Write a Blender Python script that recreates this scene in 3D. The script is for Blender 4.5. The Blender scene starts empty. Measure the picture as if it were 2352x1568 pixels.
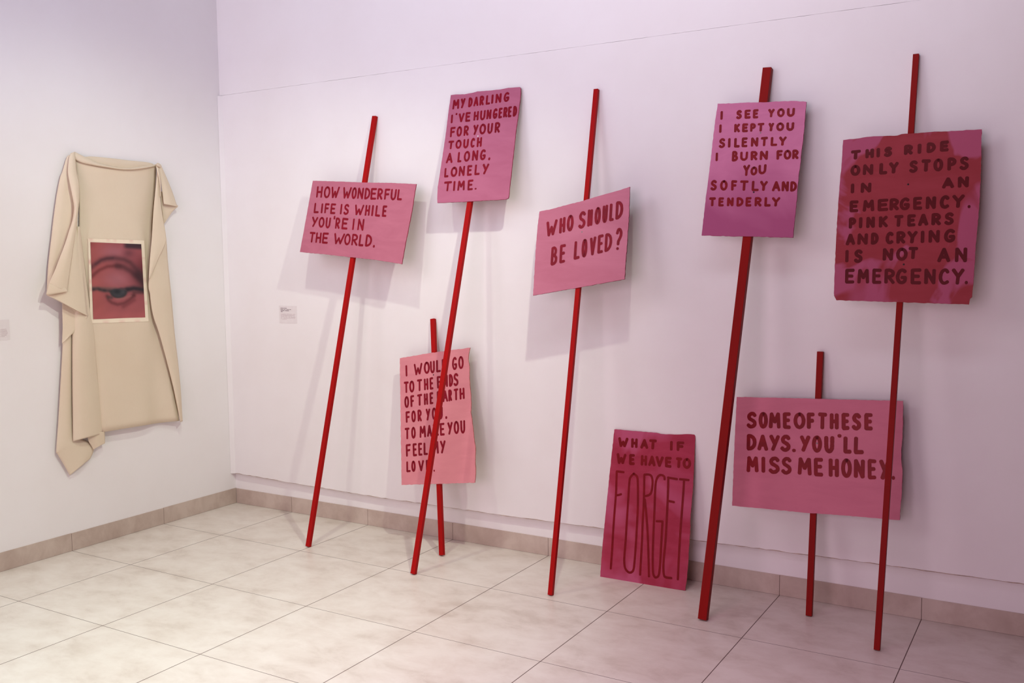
import bpy, bmesh, math, random
from mathutils import Vector, Matrix

# ------------------------------------------------------------------ camera, light, exposure
scene = bpy.context.scene
C = scene.collection
cam_d = bpy.data.cameras.new('camera')
cam_d.sensor_width = 36.0
cam_d.lens = 36.0 * 2190.14 / 2352.0
cam_d.clip_start = 0.05
cam = bpy.data.objects.new('camera', cam_d)
C.objects.link(cam)
cam_right = Vector((0.8593622, 0.5112755, -0.0096914)); cam_up = Vector((-0.0352738, 0.0781743, 0.9963155)); cam_fwd = Vector((-0.5101493, 0.8558540, -0.0852147))
m = Matrix((cam_right, cam_up, -cam_fwd)).transposed().to_4x4()
m.translation = Vector((4.60698, -4.25600, 1.53557))
cam.matrix_world = m
scene.camera = cam

scene.view_settings.view_transform = 'Standard'
scene.view_settings.look = 'None'
scene.view_settings.gamma = 1.0
scene.view_settings.use_curve_mapping = False
scene.view_settings.exposure = 0.0

world = bpy.data.worlds.new('world')
scene.world = world
world.use_nodes = True
bg = world.node_tree.nodes['Background']
bg.inputs['Color'].default_value = (1.0, 0.06, 0.56, 1)
bg.inputs['Strength'].default_value = 0.01

def area(name, loc, target, size, power, col, size_y=None):
    l = bpy.data.lights.new(name, 'AREA')
    l.energy = power; l.color = col; l.size = size
    if size_y: l.shape = 'RECTANGLE'; l.size_y = size_y
    o = bpy.data.objects.new(name, l); C.objects.link(o)
    o.location = loc
    o.rotation_euler = (Vector(target) - Vector(loc)).to_track_quat('-Z', 'Y').to_euler()
    return o

def spot(name, loc, target, power, col, angle, blend, radius):
    l = bpy.data.lights.new(name, 'SPOT')
    l.energy = power; l.color = col; l.spot_size = math.radians(angle); l.spot_blend = blend
    l.shadow_soft_size = radius
    o = bpy.data.objects.new(name, l); C.objects.link(o)
    o.location = loc
    o.rotation_euler = (Vector(target) - Vector(loc)).to_track_quat('-Z', 'Y').to_euler()
    return o

# two track spots under the ceiling (their shadows cross on the floor), added soft fill lights over the
# floor, added cool fills on the upper wall, and a large added fill behind the camera
def rgb_light(o, power, r, g, b, spread=None):
    m = max(r, g, b)
    o.data.energy = power * m; o.data.color = (r / m, g / m, b / m)
    if spread: o.data.spread = math.radians(spread)
rgb_light(spot('track_spot_near_corner', (1.69, -1.37, 3.05), (0.5, -1.0, 0.6), 1, (1, 1, 1), 120, 1.0, 0.03), 100, .49, .53, .44)
rgb_light(spot('track_spot_middle', (3.19, -1.34, 3.05), (0.9, -0.9, 0.4), 1, (1, 1, 1), 92, 1.0, 0.03), 100, 1.10, 1.19, .98)
rgb_light(area('floor_fill_left', (2.2, -2.7, 3.5), (2.0, -2.6, 0.0), 1.6, 1, (1, 1, 1), 1.6), 60, .165, .255, .205, 75)  # added fill that brightens the floor from above, no known fixture
rgb_light(area('floor_fill_right', (3.2, -2.6, 3.5), (3.0, -2.4, 0.0), 1.6, 1, (1, 1, 1), 1.6), 60, .20, .10, .156, 80)  # added pinkish fill for the right part of the floor
rgb_light(area('upper_wall_fill_left', (1.5, -2.0, 3.0), (1.0, 0.0, 4.2), 2.0, 1, (1, 1, 1), 2.0), 60, .14, .165, .225)  # added fill that lifts the upper wall near the corner
rgb_light(area('upper_wall_fill_right', (3.4, -1.8, 3.3), (3.2, 0.0, 3.9), 2.0, 1, (1, 1, 1), 1.0), 60, .33, .325, .38)  # added fill that lifts the upper wall further right
rgb_light(area('front_fill', (3.2, -6.7, 1.8), (2.7, 0.0, 1.6), 3.0, 1, (1, 1, 1), 2.4), 200, .505, .36, .44)  # added unseen soft fill from the front, in place of daylight
rgb_light(area('daylight_side', (0.5, -3.6, 3.0), (2.0, 0.0, 1.3), 1.6, 1, (1, 1, 1), 1.4), 120, .20, .175, .19)

# ------------------------------------------------------------------ helpers
def srgb(r, g, b, a=1.0):
    f = lambda c: (c / 12.92 if c <= 0.04045 else ((c + 0.055) / 1.055) ** 2.4)
    return (f(r / 255.0), f(g / 255.0), f(b / 255.0), a)

def tag(o, label=None, cat=None, group=None, kind=None):
    if label: o['label'] = label
    if cat: o['category'] = cat
    if group: o['group'] = group
    if kind: o['kind'] = kind
    return o

def link_mesh(name, verts, faces, mats, parent=None, smooth=False, mat_idx=None):
    me = bpy.data.meshes.new(name)
    me.from_pydata([tuple(v) for v in verts], [], faces)
    for mt in (mats if isinstance(mats, (list, tuple)) else [mats]): me.materials.append(mt)
    if mat_idx: me.polygons.foreach_set('material_index', mat_idx)
    if smooth: me.polygons.foreach_set('use_smooth', [True] * len(me.polygons))
    me.update()
    o = bpy.data.objects.new(name, me)
    C.objects.link(o)
    if parent: o.parent = parent
    return o

class MB:
    def __init__(s): s.v = []; s.f = []; s.mi = []
    def box(s, a, b, mi=0):
        n = len(s.v)
        for z in (a[2], b[2]):
            s.v += [(a[0], a[1], z), (b[0], a[1], z), (b[0], b[1], z), (a[0], b[1], z)]
        q = [(0, 3, 2, 1), (4, 5, 6, 7), (0, 1, 5, 4), (1, 2, 6, 5), (2, 3, 7, 6), (3, 0, 4, 7)]
        s.f += [tuple(n + i for i in t) for t in q]; s.mi += [mi] * 6
    def build(s, name, mats, parent=None, bevel=0.0, seg=2, smooth=False):
        o = link_mesh(name, s.v, s.f, mats, parent, smooth, s.mi)
        if bevel:
            bm = bmesh.new(); bm.from_mesh(o.data)
            bmesh.ops.bevel(bm, geom=list(bm.edges), offset=bevel, segments=seg, affect='EDGES', profile=0.6)
            bm.to_mesh(o.data); bm.free()
        return o

# ------------------------------------------------------------------ materials
def new_mat(name):
    mt = bpy.data.materials.new(name); mt.use_nodes = True
    nt = mt.node_tree; p = nt.nodes['Principled BSDF']
    return mt, nt, p

def N(nt, t, **kw):
    n = nt.nodes.new(t)
    for k, v in kw.items(): setattr(n, k, v)
    return n

def ramp(nt, fac, stops):
    r = N(nt, 'ShaderNodeValToRGB')
    e = r.color_ramp.elements
    while len(e) < len(stops): e.new(0.5)
    for el, (p, c) in zip(e, stops): el.position = p; el.color = c
    nt.links.new(fac, r.inputs['Fac'])
    return r.outputs['Color']

def noise(nt, vec, scale, detail=4.0, rough=0.55, sc=None, dist=0.0):
    if sc:
        mp = N(nt, 'ShaderNodeMapping'); mp.inputs['Scale'].default_value = sc
        nt.links.new(vec, mp.inputs['Vector']); vec = mp.outputs['Vector']
    n = N(nt, 'ShaderNodeTexNoise'); n.inputs['Scale'].default_value = scale
    n.inputs['Detail'].default_value = detail; n.inputs['Roughness'].default_value = rough
    n.inputs['Distortion'].default_value = dist
    nt.links.new(vec, n.inputs['Vector'])
    return n.outputs['Fac']

def math_n(nt, op, a, b=None):
    n = N(nt, 'ShaderNodeMath', operation=op)
    for i, x in enumerate((a, b)):
        if x is None: continue
        if isinstance(x, (int, float)): n.inputs[i].default_value = x
        else: nt.links.new(x, n.inputs[i])
    return n.outputs[0]

def mix(nt, fac, a, b, blend='MIX'):
    n = N(nt, 'ShaderNodeMix', data_type='RGBA', blend_type=blend)
    for s, x in ((0, fac), (6, a), (7, b)):
        if isinstance(x, (int, float)): n.inputs[s].default_value = x
        elif isinstance(x, tuple): n.inputs[s].default_value = x
        else: nt.links.new(x, n.inputs[s])
    return n.outputs[2]

def bump(nt, p, h, strength, dist=0.002):
    b = N(nt, 'ShaderNodeBump'); b.inputs['Strength'].default_value = strength
    b.inputs['Distance'].default_value = dist
    nt.links.new(h, b.inputs['Height']); nt.links.new(b.outputs['Normal'], p.inputs['Normal'])

def objco(nt): return N(nt, 'ShaderNodeTexCoord').outputs['Object']

def mat_wall(name, base, dirt):
    mt, nt, p = new_mat(name); co = objco(nt)
    f = noise(nt, co, 1.7, 5, 0.6)
    c = ramp(nt, f, [(0.30, dirt), (0.62, base)])
    nt.links.new(c, p.inputs['Base Color']); p.inputs['Roughness'].default_value = 0.75
    p.inputs['Specular IOR Level'].default_value = 0.25
    bump(nt, p, noise(nt, co, 60, 6, 0.65), 0.12, 0.002)
    return mt

TILE, OX, OY = 0.6, 0.47715, 0.56478
def tile_surface(name, light, mid, dark, grid):
    mt, nt, p = new_mat(name); co = objco(nt)
    f1 = noise(nt, co, 5.5, 8, 0.66, (1.0, 1.5, 1.0), 0.25)
    f2 = noise(nt, co, 1.4, 3, 0.5)
    s = math_n(nt, 'ADD', math_n(nt, 'MULTIPLY', f1, 0.7), math_n(nt, 'MULTIPLY', f2, 0.3))
    c = ramp(nt, s, [(0.33, dark), (0.48, mid), (0.60, light)])
    p.inputs['Roughness'].default_value = 0.36
    p.inputs['Specular IOR Level'].default_value = 0.4
    if grid:
        sep = N(nt, 'ShaderNodeSeparateXYZ'); nt.links.new(co, sep.inputs[0])
        def line(axis, off, half):
            a = math_n(nt, 'ADD', sep.outputs[axis], off)
            a = math_n(nt, 'DIVIDE', a, TILE)
            fr = math_n(nt, 'FRACT', a)
            d = math_n(nt, 'ABSOLUTE', math_n(nt, 'SUBTRACT', fr, 0.5))
            return math_n(nt, 'GREATER_THAN', d, 0.5 - half / TILE)
        gx = line(0, -OX + 12.0, 0.0018); gy = line(1, OY + 12.0, 0.0013)
        g = math_n(nt, 'MAXIMUM', gx, gy)
        # per tile tone
        c = mix(nt, g, c, srgb(104, 84, 78))
        nt.links.new(math_n(nt, 'ADD', math_n(nt, 'MULTIPLY', g, 0.5), 0.34), p.inputs['Roughness'])
        h = math_n(nt, 'SUBTRACT', math_n(nt, 'MULTIPLY', f1, 0.05), g)
        bump(nt, p, h, 0.35, 0.0015)
    nt.links.new(c, p.inputs['Base Color'])
    return mt

def mat_plain(name, col, rough=0.5, spec=0.4, var=0.06, scale=30, sc=None):
    mt, nt, p = new_mat(name); co = objco(nt)
    f = noise(nt, co, scale, 4, 0.6, sc)
    d = tuple(c * (1 - var * 3) for c in col[:3]) + (1,)
    l = tuple(min(1, c * (1 + var * 3)) for c in col[:3]) + (1,)
    nt.links.new(ramp(nt, f, [(0.25, d), (0.75, l)]), p.inputs['Base Color'])
    p.inputs['Roughness'].default_value = rough; p.inputs['Specular IOR Level'].default_value = spec
    return mt

def mat_board(name, a, b, blot=None, thr=(0.47, 0.56), seed=0.0, scale=3.0, rough=0.6, where=None, spec=0.15):
    """brushed paint on cardboard: a streaks into b; blot = colour of broad uneven second coats"""
    mt, nt, p = new_mat(name); co = objco(nt)
    ad = N(nt, 'ShaderNodeVectorMath', operation='ADD'); ad.inputs[1].default_value = (seed, seed * .7, seed * 1.3)
    nt.links.new(co, ad.inputs[0]); v = ad.outputs[0]
    f = noise(nt, v, 7, 6, 0.6, (0.6, 1.0, 2.2), 0.6)
    c = ramp(nt, f, [(0.35, a), (0.65, b)])
    if blot:
        g = noise(nt, v, scale, 3, 0.45, (1.0, 1.0, 0.7), 1.2)
        if where:      # where the second coat was laid on: 'rim' = round the edges, 'foot' = the lower end
            kind, cx, cz, hx, hz, amt = where
            sp = N(nt, 'ShaderNodeSeparateXYZ'); nt.links.new(co, sp.inputs[0])
            ax = math_n(nt, 'DIVIDE', math_n(nt, 'SUBTRACT', sp.outputs[0], cx), hx)
            az = math_n(nt, 'DIVIDE', math_n(nt, 'SUBTRACT', sp.outputs[2], cz), hz)
            w_ = math_n(nt, 'MAXIMUM', math_n(nt, 'ABSOLUTE', ax), math_n(nt, 'ABSOLUTE', az)) if kind == 'rim' else math_n(nt, 'MULTIPLY', az, -1.0)
            w_ = math_n(nt, 'MULTIPLY', math_n(nt, 'SUBTRACT', w_, 0.72 if kind == 'rim' else 0.30), amt)
            g = math_n(nt, 'ADD', g, w_)
        k = ramp(nt, g, [(thr[0], (0, 0, 0, 1)), (thr[1], (1, 1, 1, 1))])
        c = mix(nt, k, c, blot)
    nt.links.new(c, p.inputs['Base Color'])
    p.inputs['Roughness'].default_value = rough; p.inputs['Specular IOR Level'].default_value = spec
    bump(nt, p, noise(nt, v, 90, 3, 0.6, (0.3, 1, 2.0)), 0.12, 0.001)
    return mt

def mat_cloth(name):
    mt, nt, p = new_mat(name); co = objco(nt)
    f = noise(nt, co, 240, 2, 0.5, (1, 1, 0.25))
    g = noise(nt, co, 3.0, 3, 0.5)
    c1 = ramp(nt, g, [(0.3, srgb(238, 222, 198)), (0.7, srgb(243, 229, 206))])
    c2 = mix(nt, math_n(nt, 'MULTIPLY', f, 0.14), c1, srgb(214, 192, 160))
    nt.links.new(c2, p.inputs['Base Color']); p.inputs['Roughness'].default_value = 0.9
    p.inputs['Specular IOR Level'].default_value = 0.1
    bump(nt, p, noise(nt, co, 14, 5, 0.6), 0.25, 0.004)
    tr = N(nt, 'ShaderNodeBsdfTranslucent'); tr.inputs['Color'].default_value = srgb(236, 200, 146)
    mx = N(nt, 'ShaderNodeMixShader'); mx.inputs[0].default_value = 0.14
    nt.links.new(p.outputs[0], mx.inputs[1]); nt.links.new(tr.outputs[0], mx.inputs[2])
    nt.links.new(mx.outputs[0], nt.nodes['Material Output'].inputs['Surface'])
    return mt

M_WALL = mat_wall('white_wall_paint', srgb(243, 240, 240), srgb(240, 236, 235))
M_PANEL = mat_wall('white_panel_paint', srgb(243, 240, 240), srgb(239, 235, 234))
M_RAWEDGE = mat_plain('raw_panel_edge', srgb(176, 156, 142), 0.9, 0.1, 0.12, 40)
M_FLOOR = tile_surface('beige_floor_tile', srgb(231, 223, 214), srgb(223, 213, 203), srgb(203, 190, 178), True)
M_SKIRT = tile_surface('beige_skirting_tile', srgb(206, 190, 178), srgb(194, 176, 164), srgb(180, 160, 148), False)
M_GROUT = mat_plain('dark_grout', srgb(120, 100, 92), 0.9, 0.1)
M_RED = mat_plain('red_gloss_paint', srgb(168, 10, 10), 0.5, 0.12, 0.05, 18, (1, 1, 0.12))
M_REDDARK = mat_plain('dark_red_paint', srgb(138, 8, 4), 0.5, 0.12, 0.05, 18, (1, 1, 0.12))
M_PAPER = mat_plain('label_paper', srgb(232, 226, 226), 0.7, 0.2, 0.01)
M_INK = mat_plain('label_ink', srgb(92, 62, 70), 0.7, 0.2, 0.02)
M_INKPALE = mat_plain('label_pale_ink', srgb(178, 148, 154), 0.7, 0.2, 0.02)
M_CLOTH = mat_cloth('unbleached_cotton')
M_SCREW = {'grey': mat_plain('steel_screw', srgb(150, 125, 130), 0.4, 0.5), 'white': mat_plain('pale_screw', srgb(225, 215, 222), 0.4, 0.5),
           'black': mat_plain('black_screw', srgb(45, 25, 30), 0.5, 0.3)}
M_NAIL = mat_plain('nail_steel', srgb(120, 100, 90), 0.4, 0.5)

# ------------------------------------------------------------------ the setting
W = 7.2
o = MB(); o.box((-0.3, -7.0, -0.12), (W, 0.25, 0.0)); tag(o.build('floor', M_FLOOR), kind='structure')
o = MB(); o.box((-0.25, 0.004, 0.0), (W, 0.25, 2.555)); o.box((-0.25, -0.0193, 2.563), (W, 0.25, 4.2)); o.box((-0.25, 0.01, 2.555), (W, 0.25, 2.563)); tag(o.build('wall_back', M_WALL), kind='structure')
o = MB(); o.box((-0.3, -7.0, 0.0), (-0.004, 0.25, 4.2)); tag(o.build('wall_left', M_WALL), kind='structure')

# cladding panel over the back wall: its lower edge is cut a little wavy, its top meets the plaster
random.seed(4)
def ledge(x):
    k = [(-0.01, .198), (0.5, .188), (1.2, .180), (2.0, .184), (2.6, .193), (3.3, .207), (3.9, .217), (4.5, .223), (W, .226)]
    for (x0, z0), (x1, z1) in zip(k, k[1:]):
        if x0 <= x <= x1: return z0 + (z1 - z0) * (x - x0) / (x1 - x0)
    return k[-1][1]
xs = [-0.003 + i * (W + 0.003) / 240 for i in range(241)]
v = []; f = []; mi = []
for i, x in enumerate(xs):
    zb = ledge(x) + random.uniform(-.0012, .0012); zt = 2.562 + random.uniform(-.0006, .0006)
    ze = zb + random.uniform(.0012, .0042)          # the chipped, unpainted lower edge
    v += [(x, -0.0196, zb), (x, -0.020, zt), (x, 0.003, zt), (x, 0.003, zb), (x, -0.020, ze)]
for i in range(240):
    a = 5 * i; b = a + 5
    f += [(a + 4, b + 4, b + 1, a + 1), (a, b, b + 4, a + 4), (a + 1, b + 1, b + 2, a + 2), (a + 3, b + 3, b, a)]
    mi += [0, 1, 0, 1]
f += [(0, 4, 1, 2, 3), (1200, 1203, 1202, 1201, 1204)]; mi += [0, 0]
tag(link_mesh('trim_1', v, f, [M_PANEL, M_RAWEDGE], mat_idx=mi), kind='structure')
# plaster fillet where the cladding meets the corner
f = [(0, 1, 3, 2), (1, 4, 5, 3), (2, 3, 5)]
v = [(-0.003, -0.038, 0.198), (0.022, -0.0201, 0.198), (-0.003, -0.038, 2.56), (0.022, -0.0201, 2.56), (-0.003, -0.0201, 0.198), (-0.003, -0.0201, 2.56)]
tag(link_mesh('trim_2', v, [(0, 1, 3, 2), (1, 4, 5, 3), (4, 0, 2, 5), (2, 3, 5), (0, 4, 1)], M_PANEL), kind='structure')

# tiled skirting: cut strips with open joints over a grout backing
def skirting(name, joints, axis, h):
    b = MB(); j = 0.0012
    if axis == 0:
        for a, c in zip(joints, joints[1:]): b.box((a + j, 0.0, 0.001), (c - j, 0.0045, h + random.uniform(-.0008, .0008)))
        b.box((joints[0], 0.0012, 0.0), (joints[-1], 0.0047, h - 0.0015), 1)
    else:
        for a, c in zip(joints, joints[1:]): b.box((-0.0045, c + j, 0.001), (0.0, a - j, h + random.uniform(-.0008, .0008)))
        b.box((-0.0047, joints[-1], 0.0), (-0.0012, joints[0], h - 0.0015), 1)
    return tag(b.build(name, [M_SKIRT, M_GROUT]), kind='structure')
skirting('baseboard_back', [0.0] + [OX + TILE * i for i in range(12)], 0, 0.095)
skirting('baseboard_left', [0.0] + [-OY - TILE * i for i in range(11)], 1, 0.097)

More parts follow.
